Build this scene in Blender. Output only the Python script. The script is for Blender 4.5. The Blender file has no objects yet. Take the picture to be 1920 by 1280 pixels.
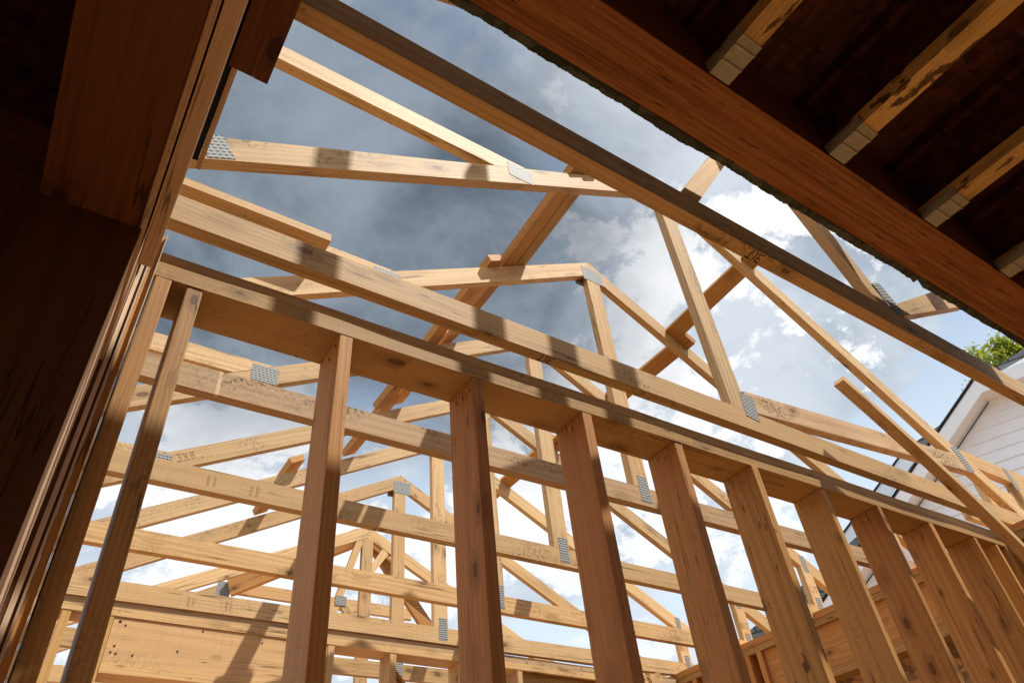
import bpy, bmesh, math, random
from mathutils import Vector, Matrix

# ------------------------------------------------------------------ camera, sky, sun
S = bpy.context.scene
COL = S.collection
ZC = 1.15                      # eye height above the slab; all heights below are given from the eye
YAW, PITCH, ROLL, FPX = 0.65376167, 0.71612251, 0.11723474, 1305.11

cd = bpy.data.cameras.new('camera')
cam = bpy.data.objects.new('camera', cd)
COL.objects.link(cam)
cd.sensor_width = 36.0
cd.lens = FPX / 1920.0 * 36.0
cd.clip_start, cd.clip_end = 0.02, 2000.0
fw = Vector((math.sin(YAW)*math.cos(PITCH), math.cos(YAW)*math.cos(PITCH), math.sin(PITCH)))
rt = Vector((math.cos(YAW), -math.sin(YAW), 0.0))
dn = fw.cross(rt)
r2 = rt*math.cos(ROLL) + dn*math.sin(ROLL)
d2 = -rt*math.sin(ROLL) + dn*math.cos(ROLL)
cam.matrix_world = Matrix(((r2.x, -d2.x, -fw.x, 0), (r2.y, -d2.y, -fw.y, 0), (r2.z, -d2.z, -fw.z, ZC), (0, 0, 0, 1)))
S.camera = cam

S.view_settings.view_transform = 'Standard'
S.view_settings.look = 'None'
S.view_settings.gamma = 1.0
S.view_settings.exposure = 0.36
S.cycles.max_bounces = 6
S.cycles.diffuse_bounces = 4
S.cycles.use_denoising = True

SUN_DIR = Vector((-0.35, 0.385, -1.0)).normalized()     # the way the light travels
sd = bpy.data.lights.new('sun', 'SUN')
sd.energy = 5.0
sd.angle = math.radians(0.5)
sd.color = (1.0, 0.95, 0.86)
sun = bpy.data.objects.new('sun', sd)
COL.objects.link(sun)
sun.rotation_euler = SUN_DIR.to_track_quat('-Z', 'Y').to_euler()
sun.location = (3, -4, 12)


class NT:
    """small helper round a node tree"""
    def __init__(s, tree):
        s.t = tree; s.n = tree.nodes; s.l = tree.links; s.n.clear()
    def node(s, typ, **kw):
        n = s.n.new(typ)
        for k, v in kw.items():
            setattr(n, k, v)
        return n
    def put(s, sock, v):
        if isinstance(v, bpy.types.NodeSocket):
            s.l.new(v, sock)
        elif v is not None:
            sock.default_value = v
    def math(s, op, a, b=None, c=None, clamp=False):
        n = s.node('ShaderNodeMath', operation=op, use_clamp=clamp)
        s.put(n.inputs[0], a)
        if b is not None: s.put(n.inputs[1], b)
        if c is not None: s.put(n.inputs[2], c)
        return n.outputs[0]
    def vec(s, op, a, b=None):
        n = s.node('ShaderNodeVectorMath', operation=op)
        s.put(n.inputs[0], a)
        if b is not None:
            if op == 'SCALE': s.put(n.inputs['Scale'], b)
            else: s.put(n.inputs[1], b)
        return n.outputs['Value'] if op in ('DOT_PRODUCT', 'LENGTH') else n.outputs[0]
    def comb(s, x, y, z):
        n = s.node('ShaderNodeCombineXYZ')
        for i, v in enumerate((x, y, z)): s.put(n.inputs[i], v)
        return n.outputs[0]
    def sep(s, v):
        n = s.node('ShaderNodeSeparateXYZ'); s.put(n.inputs[0], v); return n.outputs
    def noise(s, v, scale=1.0, detail=3.0, rough=0.5, dist=0.0):
        n = s.node('ShaderNodeTexNoise')
        s.put(n.inputs['Vector'], v); s.put(n.inputs['Scale'], scale)
        n.inputs['Detail'].default_value = detail; n.inputs['Roughness'].default_value = rough
        n.inputs['Distortion'].default_value = dist
        return n.outputs[0]
    def smooth(s, v, a, b, c=0.0, d=1.0):
        n = s.node('ShaderNodeMapRange', interpolation_type='SMOOTHSTEP')
        s.put(n.inputs[0], v)
        for i, q in enumerate((a, b, c, d)): s.put(n.inputs[1+i], q)
        return n.outputs[0]
    def mix(s, f, a, b, mode='MIX'):
        n = s.node('ShaderNodeMix', data_type='RGBA', blend_type=mode)
        s.put(n.inputs[0], f)
        for sock, v in ((n.inputs[6], a), (n.inputs[7], b)):
            if isinstance(v, tuple): v = (*v[:3], 1.0)
            s.put(sock, v)
        return n.outputs[2]


def make_world():
    w = bpy.data.worlds.new('World'); S.world = w; w.use_nodes = True
    N = NT(w.node_tree)
    out = N.node('ShaderNodeOutputWorld'); bg = N.node('ShaderNodeBackground')
    sky = N.node('ShaderNodeTexSky', sky_type='NISHITA', sun_disc=False)
    sky.sun_elevation = math.asin(-SUN_DIR.z)
    sky.sun_rotation = math.atan2(-SUN_DIR.x, -SUN_DIR.y)
    blue = N.vec('SCALE', sky.outputs[0], 0.11)
    d = N.node('ShaderNodeTexCoord').outputs['Generated']
    sx, sy, sz = N.sep(d)
    zz = N.math('ADD', N.math('MAXIMUM', sz, 0.0), 0.42)
    p = N.comb(N.math('DIVIDE', sx, zz), N.math('DIVIDE', sy, zz), N.math('MULTIPLY', sz, 0.6))
    big = N.noise(N.vec('ADD', p, (0.35, 2.2, 0.4)), 1.5, 3.0, 0.5)
    n1 = N.noise(N.vec('ADD', p, (0.7, 0.2, 0.0)), 2.6, 10.0, 0.60, 0.35)
    n2 = N.noise(N.vec('ADD', p, (5.2, 1.7, 3.1)), 7.0, 11.0, 0.66, 0.15)
    n4 = N.noise(N.vec('ADD', p, (3.1, 4.7, 2.4)), 3.2, 9.0, 0.58, 0.5)
    # a heavy bank stands over the left half of the sky
    bank = N.vec('DOT_PRODUCT', d, tuple(Vector((0.17, 0.66, 0.73)).normalized()))
    bank = N.math('ADD', bank, N.math('MULTIPLY', N.math('SUBTRACT', n1, 0.5), 0.20))
    dark = N.math('MULTIPLY', N.smooth(bank, 0.835, 0.955), N.smooth(N.math('ADD', sz, N.math('MULTIPLY', N.math('SUBTRACT', n1, 0.5), 0.25)), 0.46, 0.66))
    heavy = N.mix(N.smooth(N.math('ADD', N.math('MULTIPLY', n4, 0.72), N.math('MULTIPLY', n2, 0.28)), 0.34, 0.68), (0.072, 0.100, 0.134), (0.290, 0.340, 0.405))
    heavy = N.mix(N.smooth(n1, 0.50, 0.72, 0.0, 0.5), heavy, (0.42, 0.46, 0.52))
    # broken cumulus on the right: crisp lit heads over grey undersides, blue between
    f = N.math('ADD', N.math('MULTIPLY', n1, 0.50), N.math('MULTIPLY', n2, 0.50))
    body = N.mix(N.smooth(n4, 0.38, 0.64), (0.40, 0.47, 0.56), (0.66, 0.72, 0.79))
    cl = N.mix(N.smooth(f, 0.485, 0.525), body, (1.02, 1.03, 1.04))
    cover = N.smooth(N.math('ADD', N.math('MULTIPLY', n1, 0.7), N.math('MULTIPLY', big, 0.3)), 0.425, 0.475)
    low = N.smooth(sz, 0.32, 0.60, 0.45, 0.0)
    clear = N.mix(N.smooth(sz, 0.25, 0.75), (0.68, 0.82, 0.95), N.mix(0.4, blue, (0.46, 0.64, 0.88)))
    fair = N.mix(cover, clear, cl)
    fair = N.mix(low, fair, (0.76, 0.85, 0.95))
    col = N.mix(dark, fair, heavy)
    N.l.new(col, bg.inputs[0]); bg.inputs[1].default_value = 0.84
    N.l.new(bg.outputs[0], out.inputs[0])

make_world()

# ------------------------------------------------------------------ materials
def mat_base(name):
    m = bpy.data.materials.new(name); m.use_nodes = True
    N = NT(m.node_tree)
    out = N.node('ShaderNodeOutputMaterial'); b = N.node('ShaderNodeBsdfPrincipled')
    N.l.new(b.outputs[0], out.inputs[0])
    return m, N, b

def bump(N, b, h, strength, dist=0.002):
    n = N.node('ShaderNodeBump'); n.inputs['Strength'].default_value = strength; n.inputs['Distance'].default_value = dist
    N.put(n.inputs['Height'], h); N.l.new(n.outputs[0], b.inputs['Normal'])

def wood(name, c_light, c_dark, c_alt, dirt=0.3, knots=1.0, ring=40.0, stain=None, saw=0.12, rough=0.62):
    """sawn softwood; the grain runs along the object's own x axis"""
    m, N, b = mat_base(name)
    o = N.node('ShaderNodeTexCoord').outputs['Object']
    rnd = N.node('ShaderNodeObjectInfo').outputs['Random']
    fr = lambda k: N.math('FRACT', N.math('MULTIPLY', rnd, k))
    off = N.comb(N.math('MULTIPLY', rnd, 53.0), N.math('MULTIPLY_ADD', fr(91.0), 0.16, -0.08), N.math('MULTIPLY_ADD', fr(57.0), 0.20, -0.10))
    p = N.vec('ADD', o, off)
    x, y, z = N.sep(p)
    # knots
    kv = N.comb(N.math('MULTIPLY', x, 5.2), N.math('MULTIPLY', y, 11.0), N.math('MULTIPLY', z, 11.0))
    vo = N.node('ShaderNodeTexVoronoi'); N.put(vo.inputs['Vector'], kv); vo.inputs['Scale'].default_value = 1.0
    kd = vo.outputs['Distance']; kc = N.sep(vo.outputs['Color'])
    keep = N.math('GREATER_THAN', kc[0], 1.0 - 0.55*knots)
    kr = N.math('MULTIPLY_ADD', kc[1], 0.11, 0.05)
    core = N.math('MULTIPLY', keep, N.smooth(N.math('DIVIDE', kd, kr), 0.75, 1.1, 1.0, 0.0))
    halo = N.math('MULTIPLY', keep, N.smooth(N.math('DIVIDE', kd, kr), 1.0, 3.2, 1.0, 0.0))
    # growth rings, pulled aside round the knots
    tilt = N.math('MULTIPLY', x, N.math('MULTIPLY_ADD', fr(23.0), 0.05, -0.025))
    wv = N.comb(N.math('MULTIPLY', x, 0.05), N.math('ADD', y, tilt), N.math('ADD', z, N.math('MULTIPLY', tilt, 0.6)))
    wn = N.node('ShaderNodeTexWave', wave_type='RINGS', rings_direction='X')
    N.put(wn.inputs['Vector'], wv); wn.inputs['Scale'].default_value = ring
    wn.inputs['Distortion'].default_value = 7.0; wn.inputs['Detail'].default_value = 2.0; wn.inputs['Detail Scale'].default_value = 0.35
    N.put(wn.inputs['Phase Offset'], N.math('MULTIPLY', halo, 7.0))
    rings = wn.outputs['Fac']
    fib = N.noise(N.comb(N.math('MULTIPLY', x, 5.0), N.math('MULTIPLY', y, 230.0), N.math('MULTIPLY', z, 230.0)), 1.0, 3.0, 0.6)
    broad = N.noise(N.comb(N.math('MULTIPLY', x, 1.3), N.math('MULTIPLY', y, 9.0), N.math('MULTIPLY', z, 9.0)), 1.0, 3.0, 0.55)
    f = N.math('ADD', N.math('MULTIPLY', N.math('POWER', rings, 1.8), N.math('MULTIPLY_ADD', fr(71.0), 0.26, 0.10)), N.math('MULTIPLY', N.math('SUBTRACT', fib, 0.3), 0.55), clamp=True)
    base = N.mix(N.smooth(fr(37.0), 0.0, 1.0), c_light, c_alt)
    base = N.mix(N.smooth(broad, 0.42, 0.70, 0.0, 0.55), base, c_alt)
    dk = N.mix(0.5, c_dark, c_dark)
    col = N.mix(f, base, dk)
    col = N.mix(N.math('MULTIPLY', halo, 0.45), col, tuple(0.62*c for c in c_dark))
    heart = N.math('MULTIPLY', keep, N.smooth(N.math('DIVIDE', kd, kr), 0.35, 0.75, 1.0, 0.0))
    col = N.mix(N.math('MULTIPLY', core, 0.85), col, tuple(0.34*c for c in c_dark))
    col = N.mix(N.math('MULTIPLY', heart, 0.6), col, tuple(0.75*c for c in c_dark))
    # saw marks across, mildew and site dirt
    sawn = N.noise(N.comb(N.math('MULTIPLY', x, 170.0), N.math('MULTIPLY', y, 4.0), N.math('MULTIPLY', z, 4.0)), 1.0, 2.0, 0.5)
    col = N.mix(N.math('MULTIPLY', N.smooth(sawn, 0.5, 0.75), saw), col, tuple(0.55*c for c in c_dark))
    g1 = N.noise(N.comb(N.math('MULTIPLY', x, 3.0), N.math('MULTIPLY', y, 7.0), N.math('MULTIPLY', z, 7.0)), 1.0, 4.0, 0.6)
    g2 = N.noise(p, 75.0, 3.0, 0.7)
    g = N.math('MULTIPLY', N.smooth(g1, 0.50, 0.68), N.smooth(g2, 0.46, 0.62))
    col = N.mix(N.math('MULTIPLY', g, dirt), col, (0.10, 0.065, 0.030))
    ck = N.noise(N.comb(N.math('MULTIPLY', x, 1.1), N.math('MULTIPLY', y, 42.0), N.math('MULTIPLY', z, 42.0)), 1.0, 2.0, 0.45)
    ckm = N.noise(N.comb(N.math('MULTIPLY', x, 2.3), N.math('MULTIPLY', y, 14.0), N.math('MULTIPLY', z, 14.0)), 1.0, 1.0, 0.5)
    crack = N.math('MULTIPLY', N.smooth(N.math('ABSOLUTE', N.math('SUBTRACT', ck, 0.5)), 0.004, 0.016, 1.0, 0.0), N.smooth(ckm, 0.52, 0.62))
    col = N.mix(N.math('MULTIPLY', crack, 0.75), col, tuple(0.22*c for c in c_dark))
    streak = N.noise(N.comb(N.math('MULTIPLY', x, 1.6), N.math('MULTIPLY', y, 75.0), N.math('MULTIPLY', z, 75.0)), 1.0, 4.0, 0.65)
    col = N.mix(N.smooth(streak, 0.50, 0.74, 0.0, 0.50), col, tuple(0.75*c for c in c_dark))
    val = N.math('MULTIPLY_ADD', fr(13.7), 0.34, 0.80)
    col = N.mix(1.0, col, N.comb(val, val, val), 'MULTIPLY')
    # small handling scuffs and nail heads' rust
    sc = N.noise(N.comb(N.math('MULTIPLY', x, 28.0), N.math('MULTIPLY', y, 60.0), N.math('MULTIPLY', z, 60.0)), 1.0, 2.0, 0.5)
    col = N.mix(N.smooth(sc, 0.70, 0.78, 0.0, 0.55), col, (0.13, 0.075, 0.03))
    if stain:
        s1 = N.noise(N.comb(N.math('MULTIPLY', x, 9.0), N.math('MULTIPLY', y, 22.0), N.math('MULTIPLY', z, 22.0)), 1.0, 4.0, 0.6)
        col = N.mix(N.smooth(s1, stain[0], stain[0]+0.05, 0.0, 0.9), col, stain[1])
    N.l.new(col, b.inputs['Base Color'])
    b.inputs['Roughness'].default_value = rough
    b.inputs['Specular IOR Level'].default_value = 0.25
    bump(N, b, N.math('ADD', N.math('MULTIPLY', f, 0.6), N.math('MULTIPLY', sawn, 0.35)), 0.35, 0.0012)
    return m

W = {}
W['spf'] = wood('spruce', (0.72, 0.500, 0.262), (0.40, 0.220, 0.080), (0.69, 0.450, 0.212), dirt=0.65, ring=24.0)
W['spf_dirty'] = wood('weathered_spruce', (0.63, 0.43, 0.25), (0.40, 0.225, 0.10), (0.55, 0.375, 0.21), dirt=1.0, ring=22.0)
W['fir'] = wood('douglas_fir', (0.58, 0.315, 0.100), (0.30, 0.122, 0.032), (0.54, 0.262, 0.076), dirt=0.3, ring=26.0, saw=0.06)
W['fir_red'] = wood('red_fir', (0.60, 0.305, 0.096), (0.32, 0.120, 0.032), (0.56, 0.250, 0.074), dirt=0.25, ring=22.0, saw=0.05)
W['fir_pale'] = wood('yellow_fir', (0.60, 0.365, 0.128), (0.28, 0.135, 0.042), (0.52, 0.30, 0.115), dirt=0.55, ring=34.0, saw=0.10)
W['fir_wane'] = wood('waney_fir', (0.60, 0.345, 0.115), (0.31, 0.14, 0.036), (0.57, 0.295, 0.092), dirt=0.3, ring=18.0, saw=0.05, stain=(0.60, (0.11, 0.04, 0.012)))
W['fir_dark'] = wood('dark_fir', (0.190, 0.068, 0.021), (0.07, 0.020, 0.006), (0.15, 0.048, 0.015), dirt=0.3, ring=16.0, saw=0.03)  # very dark red-brown wood tone
W['edge_pale'] = wood('sheathing_edge', (0.80, 0.60, 0.42), (0.42, 0.26, 0.14), (0.74, 0.53, 0.35), dirt=0.5, knots=0.3, ring=90.0, saw=0.1)  # colour raised so the edge strips look sunlit
W['header'] = wood('rough_sawn_spruce', (0.74, 0.50, 0.27), (0.46, 0.255, 0.10), (0.70, 0.45, 0.225), dirt=0.3, ring=18.0, saw=0.16)
W['flange'] = wood('joist_flange', (0.82, 0.54, 0.20), (0.50, 0.26, 0.07), (0.80, 0.52, 0.20), dirt=0.2, knots=0.5, stain=(0.545, (0.065, 0.024, 0.014)))


def lvl_material():
    m, N, b = mat_base('laminated_veneer')
    o = N.node('ShaderNodeTexCoord').outputs['Object']
    x, y, z = N.sep(o)
    v = N.comb(N.math('MULTIPLY', x, 3.2), N.math('MULTIPLY', y, 120.0), N.math('MULTIPLY', z, 120.0))
    a = N.noise(v, 1.0, 5.0, 0.65)
    c = N.noise(N.comb(N.math('MULTIPLY', x, 1.1), N.math('MULTIPLY', y, 26.0), N.math('MULTIPLY', z, 26.0)), 1.0, 4.0, 0.6)
    col = N.mix(N.smooth(a, 0.32, 0.68), (0.42, 0.178, 0.060), (0.20, 0.075, 0.024))
    col = N.mix(N.smooth(c, 0.45, 0.7, 0.0, 0.6), col, (0.30, 0.098, 0.028))
    fl = N.noise(N.comb(N.math('MULTIPLY', x, 11.0), N.math('MULTIPLY', y, 150.0), N.math('MULTIPLY', z, 150.0)), 1.0, 2.0, 0.5)
    col = N.mix(N.smooth(fl, 0.635, 0.70, 0.0, 0.85), col, (0.035, 0.012, 0.006))
    N.l.new(col, b.inputs['Base Color']); b.inputs['Roughness'].default_value = 0.7
    b.inputs['Specular IOR Level'].default_value = 0.2
    bump(N, b, a, 0.4, 0.0015)
    return m
W['lvl'] = lvl_material()


def osb_material(name, tint, contrast=1.0):
    m, N, b = mat_base(name)
    o = N.node('ShaderNodeTexCoord').outputs['Object']
    def layer(sc, st, off):
        n0 = N.noise(N.vec('ADD', o, off), 9.0, 2.0, 0.5)
        v = N.vec('ADD', N.vec('MULTIPLY', N.vec('ADD', o, off), st), N.vec('SCALE', N.comb(n0, N.math('MULTIPLY', n0, -1.0), n0), 1.8))
        vo = N.node('ShaderNodeTexVoronoi'); N.put(vo.inputs['Vector'], v); vo.inputs['Scale'].default_value = sc
        return vo
    v1 = layer(1.0, (14.0, 52.0, 30.0), (0.1, 0.2, 0.3)); v2 = layer(1.0, (50.0, 15.0, 24.0), (4.1, 2.2, 0.3))
    c1 = N.sep(v1.outputs['Color'])[0]; c2 = N.sep(v2.outputs['Color'])[1]
    pick = N.math('GREATER_THAN', N.sep(v1.outputs['Color'])[2], 0.5)
    val = N.mix(pick, N.comb(c1, c1, c1), N.comb(c2, c2, c2))
    f = N.sep(val)[0]
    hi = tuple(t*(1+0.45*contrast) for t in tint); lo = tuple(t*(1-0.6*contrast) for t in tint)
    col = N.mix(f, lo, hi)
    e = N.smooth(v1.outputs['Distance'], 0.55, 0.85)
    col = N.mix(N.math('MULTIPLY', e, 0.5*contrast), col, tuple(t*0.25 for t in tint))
    N.l.new(col, b.inputs['Base Color']); b.inputs['Roughness'].default_value = 0.7
    b.inputs['Specular IOR Level'].default_value = 0.2
    bump(N, b, f, 0.5, 0.0015)
    return m
W['osb'] = osb_material('strand_board', (0.42, 0.235, 0.10))
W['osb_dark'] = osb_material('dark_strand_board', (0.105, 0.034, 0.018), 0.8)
W['osb_edge'] = osb_material('strand_board_edge', (0.62, 0.43, 0.25), 0.5)
W['green'] = osb_material('green_coated_edge', (0.085, 0.095, 0.070), 0.9)


def simple(name, col, rough=0.6, metal=0.0, vary=0.15, scale=30.0, spec=0.4):
    m, N, b = mat_base(name)
    o = N.node('ShaderNodeTexCoord').outputs['Object']
    n = N.noise(o, scale, 4.0, 0.6)
    c = N.mix(N.smooth(n, 0.3, 0.7), tuple(c*(1-vary) for c in col), tuple(min(1, c*(1+vary)) for c in col))
    N.l.new(c, b.inputs['Base Color'])
    b.inputs['Roughness'].default_value = rough; b.inputs['Metallic'].default_value = metal
    b.inputs['Specular IOR Level'].default_value = spec
    bump(N, b, n, 0.15, 0.002)
    return m
W['ink'] = simple('marker_ink', (0.012, 0.011, 0.012), 0.6, vary=0.0)
W['stamp'] = simple('faded_stamp_ink', (0.17, 0.105, 0.062), 0.8, vary=0.4, scale=200.0)
W['paper'] = simple('black_felt', (0.010, 0.011, 0.010), 0.8)
W['nail'] = simple('nail_steel', (0.30, 0.22, 0.13), 0.45, 0.8)
W['vinyl'] = simple('white_vinyl', (0.84, 0.90, 0.97), 0.45, vary=0.02, scale=3.0)
W['alum'] = simple('white_fascia', (0.84, 0.88, 0.93), 0.4, vary=0.02, scale=3.0)
W['soffit'] = simple('cream_soffit', (0.80, 0.72, 0.66), 0.5, vary=0.03)
W['hanger'] = simple('galvanised_strap', (0.40, 0.375, 0.29), 0.55, 0.0, vary=0.12, scale=60.0)
W['slab'] = simple('subfloor_panel', (0.42, 0.235, 0.105), 0.85, vary=0.15, scale=4.0, spec=0.2)
W['dirt'] = simple('bare_soil', (0.19, 0.205, 0.215), 0.95, vary=0.3, scale=1.5, spec=0.1)
W['bark'] = simple('bark', (0.10, 0.07, 0.045), 0.9, vary=0.4, scale=14.0, spec=0.1)


def plate_material():
    m, N, b = mat_base('toothed_steel')
    o = N.node('ShaderNodeTexCoord').outputs['Object']
    x, y, z = N.sep(o)
    row = N.math('DIVIDE', z, 0.0125)
    par = N.math('MODULO', N.math('FLOOR', row), 2.0)
    u = N.math('FRACT', N.math('ADD', N.math('DIVIDE', x, 0.017), N.math('MULTIPLY', row, 0.18)))
    v = N.math('FRACT', row)
    du = N.math('ABSOLUTE', N.math('SUBTRACT', u, 0.5)); dv = N.math('ABSOLUTE', N.math('SUBTRACT', v, 0.5))
    slot = N.math('MULTIPLY', N.smooth(du, 0.26, 0.32, 1.0, 0.0), N.smooth(dv, 0.20, 0.27, 1.0, 0.0))
    lip = N.math('MULTIPLY', N.smooth(du, 0.30, 0.40, 1.0, 0.0), N.smooth(N.math('ABSOLUTE', N.math('SUBTRACT', v, 0.80)), 0.05, 0.12, 1.0, 0.0))
    n = N.noise(o, 160.0, 3.0, 0.6)
    c = N.mix(n, (0.20, 0.21, 0.21), (0.36, 0.37, 0.37))
    c = N.mix(lip, c, (0.55, 0.57, 0.57))
    c = N.mix(slot, c, (0.035, 0.028, 0.018))
    N.l.new(c, b.inputs['Base Color'])
    N.put(b.inputs['Metallic'], N.math('MULTIPLY', N.math('SUBTRACT', 1.0, slot), 0.12))
    b.inputs['Roughness'].default_value = 0.62; b.inputs['Specular IOR Level'].default_value = 0.3
    bump(N, b, N.math('SUBTRACT', N.math('MULTIPLY', lip, 0.7), slot), 0.8, 0.003)
    return m
W['plate'] = plate_material()


def shingle_material():
    m, N, b = mat_base('grey_shingle')
    o = N.node('ShaderNodeTexCoord').outputs['Object']
    x, y, z = N.sep(o)
    br = N.node('ShaderNodeTexBrick')
    N.put(br.inputs['Vector'], N.comb(x, z, 0.0))
    br.inputs['Color1'].default_value = (0.16, 0.155, 0.16, 1); br.inputs['Color2'].default_value = (0.27, 0.265, 0.27, 1)
    br.inputs['Mortar'].default_value = (0.03, 0.03, 0.032, 1); br.inputs['Scale'].default_value = 1.0
    br.inputs['Mortar Size'].default_value = 0.012; br.inputs['Brick Width'].default_value = 0.32; br.inputs['Row Height'].default_value = 0.13
    n = N.noise(o, 60.0, 3.0, 0.7)
    N.l.new(N.mix(N.math('MULTIPLY', n, 0.6), br.outputs[0], (0.08, 0.08, 0.085)), b.inputs['Base Color'])
    b.inputs['Roughness'].default_value = 0.9
    bump(N, b, br.outputs['Fac'], -0.6, 0.01)
    return m
W['shingle'] = shingle_material()


def leaf_material():
    m, N, b = mat_base('leaf')
    rnd = N.node('ShaderNodeTexCoord').outputs['Object']
    n = N.noise(rnd, 7.0, 3.0, 0.7)
    c = N.mix(N.smooth(n, 0.35, 0.65), (0.085, 0.135, 0.012), (0.28, 0.30, 0.018))
    N.l.new(c, b.inputs['Base Color']); b.inputs['Roughness'].default_value = 0.5
    out = [q for q in N.n if q.type == 'OUTPUT_MATERIAL'][0]
    tr = N.node('ShaderNodeBsdfTranslucent'); N.put(tr.inputs[0], N.mix(0.5, c, (0.42, 0.46, 0.03)))
    mx = N.node('ShaderNodeMixShader'); mx.inputs[0].default_value = 0.5
    N.l.new(b.outputs[0], mx.inputs[1]); N.l.new(tr.outputs[0], mx.inputs[2]); N.l.new(mx.outputs[0], out.inputs[0])
    return m
W['leaf'] = leaf_material()

# ------------------------------------------------------------------ building helpers
WM = {}                                   # world matrices by object name

def link(o, M, parent=None):
    COL.objects.link(o)
    WM[o.name] = M
    if parent is not None:
        o.parent = parent
        o.matrix_parent_inverse = Matrix.Identity(4)
        o.matrix_basis = WM[parent.name].inverted() @ M
    else:
        o.matrix_basis = M
    return o

def tag(o, label=None, cat=None, group=None, kind=None):
    if label: o['label'] = label
    if cat: o['category'] = cat
    if group: o['group'] = group
    if kind: o['kind'] = kind
    return o

def thing(name, label, cat, loc, group=None):
    o = bpy.data.objects.new(name, None); o.empty_display_size = 0.1
    link(o, Matrix.Translation((loc[0], loc[1], loc[2] + ZC)))
    return tag(o, label, cat, group)

def emit(name, bm, mat, parent, ex, ez_hint, origin, bevel=0.0025, smooth=False):
    """link a bmesh given in eye-relative world coordinates as an object whose x axis runs along ex"""
    ex = Vector(ex).normalized(); ez = Vector(ez_hint)
    ey = ez.cross(ex).normalized(); ez = ex.cross(ey).normalized()
    R = Matrix((ex, ey, ez)).transposed().to_4x4()
    M = Matrix.Translation(Vector(origin)) @ R
    if bevel:
        bmesh.ops.bevel(bm, geom=[e for e in bm.edges if len(e.link_faces) == 2 and e.calc_face_angle(0) > 0.3],
                        offset=bevel, segments=2, affect='EDGES', profile=0.6, clamp_overlap=True)
    bmesh.ops.transform(bm, matrix=M.inverted(), verts=bm.verts)
    bmesh.ops.recalc_face_normals(bm, faces=bm.faces)
    me = bpy.data.meshes.new(name); bm.to_mesh(me); bm.free()
    me.materials.append(mat)
    if smooth:
        for p in me.polygons: p.use_smooth = True
    o = bpy.data.objects.new(name, me)
    return link(o, Matrix.Translation((0, 0, ZC)) @ M, parent)

def bm_box(x0, x1, y0, y1, z0, z1):
    bm = bmesh.new()
    v = [bm.verts.new((x, y, z)) for x in (x0, x1) for y in (y0, y1) for z in (z0, z1)]
    for f in ((0, 1, 3, 2), (4, 6, 7, 5), (0, 4, 5, 1), (2, 3, 7, 6), (0, 2, 6, 4), (1, 5, 7, 3)):
        bm.faces.new([v[i] for i in f])
    return bm

def box(name, mat, parent, x0, x1, y0, y1, z0, z1, axis='x', bevel=0.0025):
    bm = bm_box(x0, x1, y0, y1, z0, z1)
    ex, ez = {'x': ((1, 0, 0), (0, 0, 1)), 'y': ((0, 1, 0), (0, 0, 1)), 'z': ((0, 0, 1), (1, 0, 0))}[axis]
    return emit(name, bm, mat, parent, ex, ez, ((x0+x1)/2, (y0+y1)/2, (z0+z1)/2), bevel)

def prism(name, mat, parent, poly, y0, y1, axis=None, bevel=0.0025):
    """polygon of (x, z) points pushed from y0 to y1; grain along axis"""
    bm = bmesh.new()
    a = [bm.verts.new((x, y0, z)) for x, z in poly]
    c = [bm.verts.new((x, y1, z)) for x, z in poly]
    n = len(poly)
    bm.faces.new(a); bm.faces.new(c[::-1])
    for i in range(n):
        bm.faces.new((a[i], a[(i+1) % n], c[(i+1) % n], c[i]))
    if axis is None:
        axis = (poly[1][0]-poly[0][0], poly[1][1]-poly[0][1])
    ex = Vector((axis[0], 0, axis[1])).normalized()
    ez = Vector((-ex.z, 0, ex.x))
    return emit(name, bm, mat, parent, ex, ez, (poly[0][0], y0, poly[0][1]), bevel)

def lumber(name, mat, parent, p0, p1, w, t, up=(0, 0, 1), bevel=0.0025, bow=0.0):
    """a stick from p0 to p1 (centre line), w along the 'up' side, t the other way"""
    p0, p1 = Vector(p0), Vector(p1)
    ex = (p1-p0).normalized(); up = Vector(up)
    ey = up.cross(ex).normalized(); ez = ex.cross(ey).normalized()
    L = (p1-p0).length; n = 10 if bow else 1
    bm = bmesh.new(); rings = []
    for i in range(n+1):
        u = i/n
        c = p0 + ex*L*u + ez*bow*math.sin(u*math.pi)
        rings.append([bm.verts.new(c + ey*(sy*t/2) + ez*(sz*w/2)) for sy, sz in ((-1, -1), (1, -1), (1, 1), (-1, 1))])
    bm.faces.new(rings[0]); bm.faces.new(rings[-1][::-1])
    for i in range(n):
        for k in range(4):
            bm.faces.new((rings[i][k], rings[i][(k+1) % 4], rings[i+1][(k+1) % 4], rings[i+1][k]))
    return emit(name, bm, mat, parent, ex, ez, p0, bevel)

def nail_plate(parent, cx, cz, w, h, y, ang=0.0, name='connector_plate'):
    """pressed steel truss plate lying on the face y"""
    bm = bm_box(-w/2, w/2, -0.0012, 0.0004, -h/2, h/2)
    R = Matrix.Rotation(-ang, 4, 'Y')
    bmesh.ops.transform(bm, matrix=Matrix.Translation((cx, y, cz)) @ R, verts=bm.verts)
    ex = Vector((math.cos(ang), 0, math.sin(ang)))
    return emit(name, bm, W['plate'], parent, ex, (-ex.z, 0, ex.x), (cx, y, cz), 0)

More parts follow.
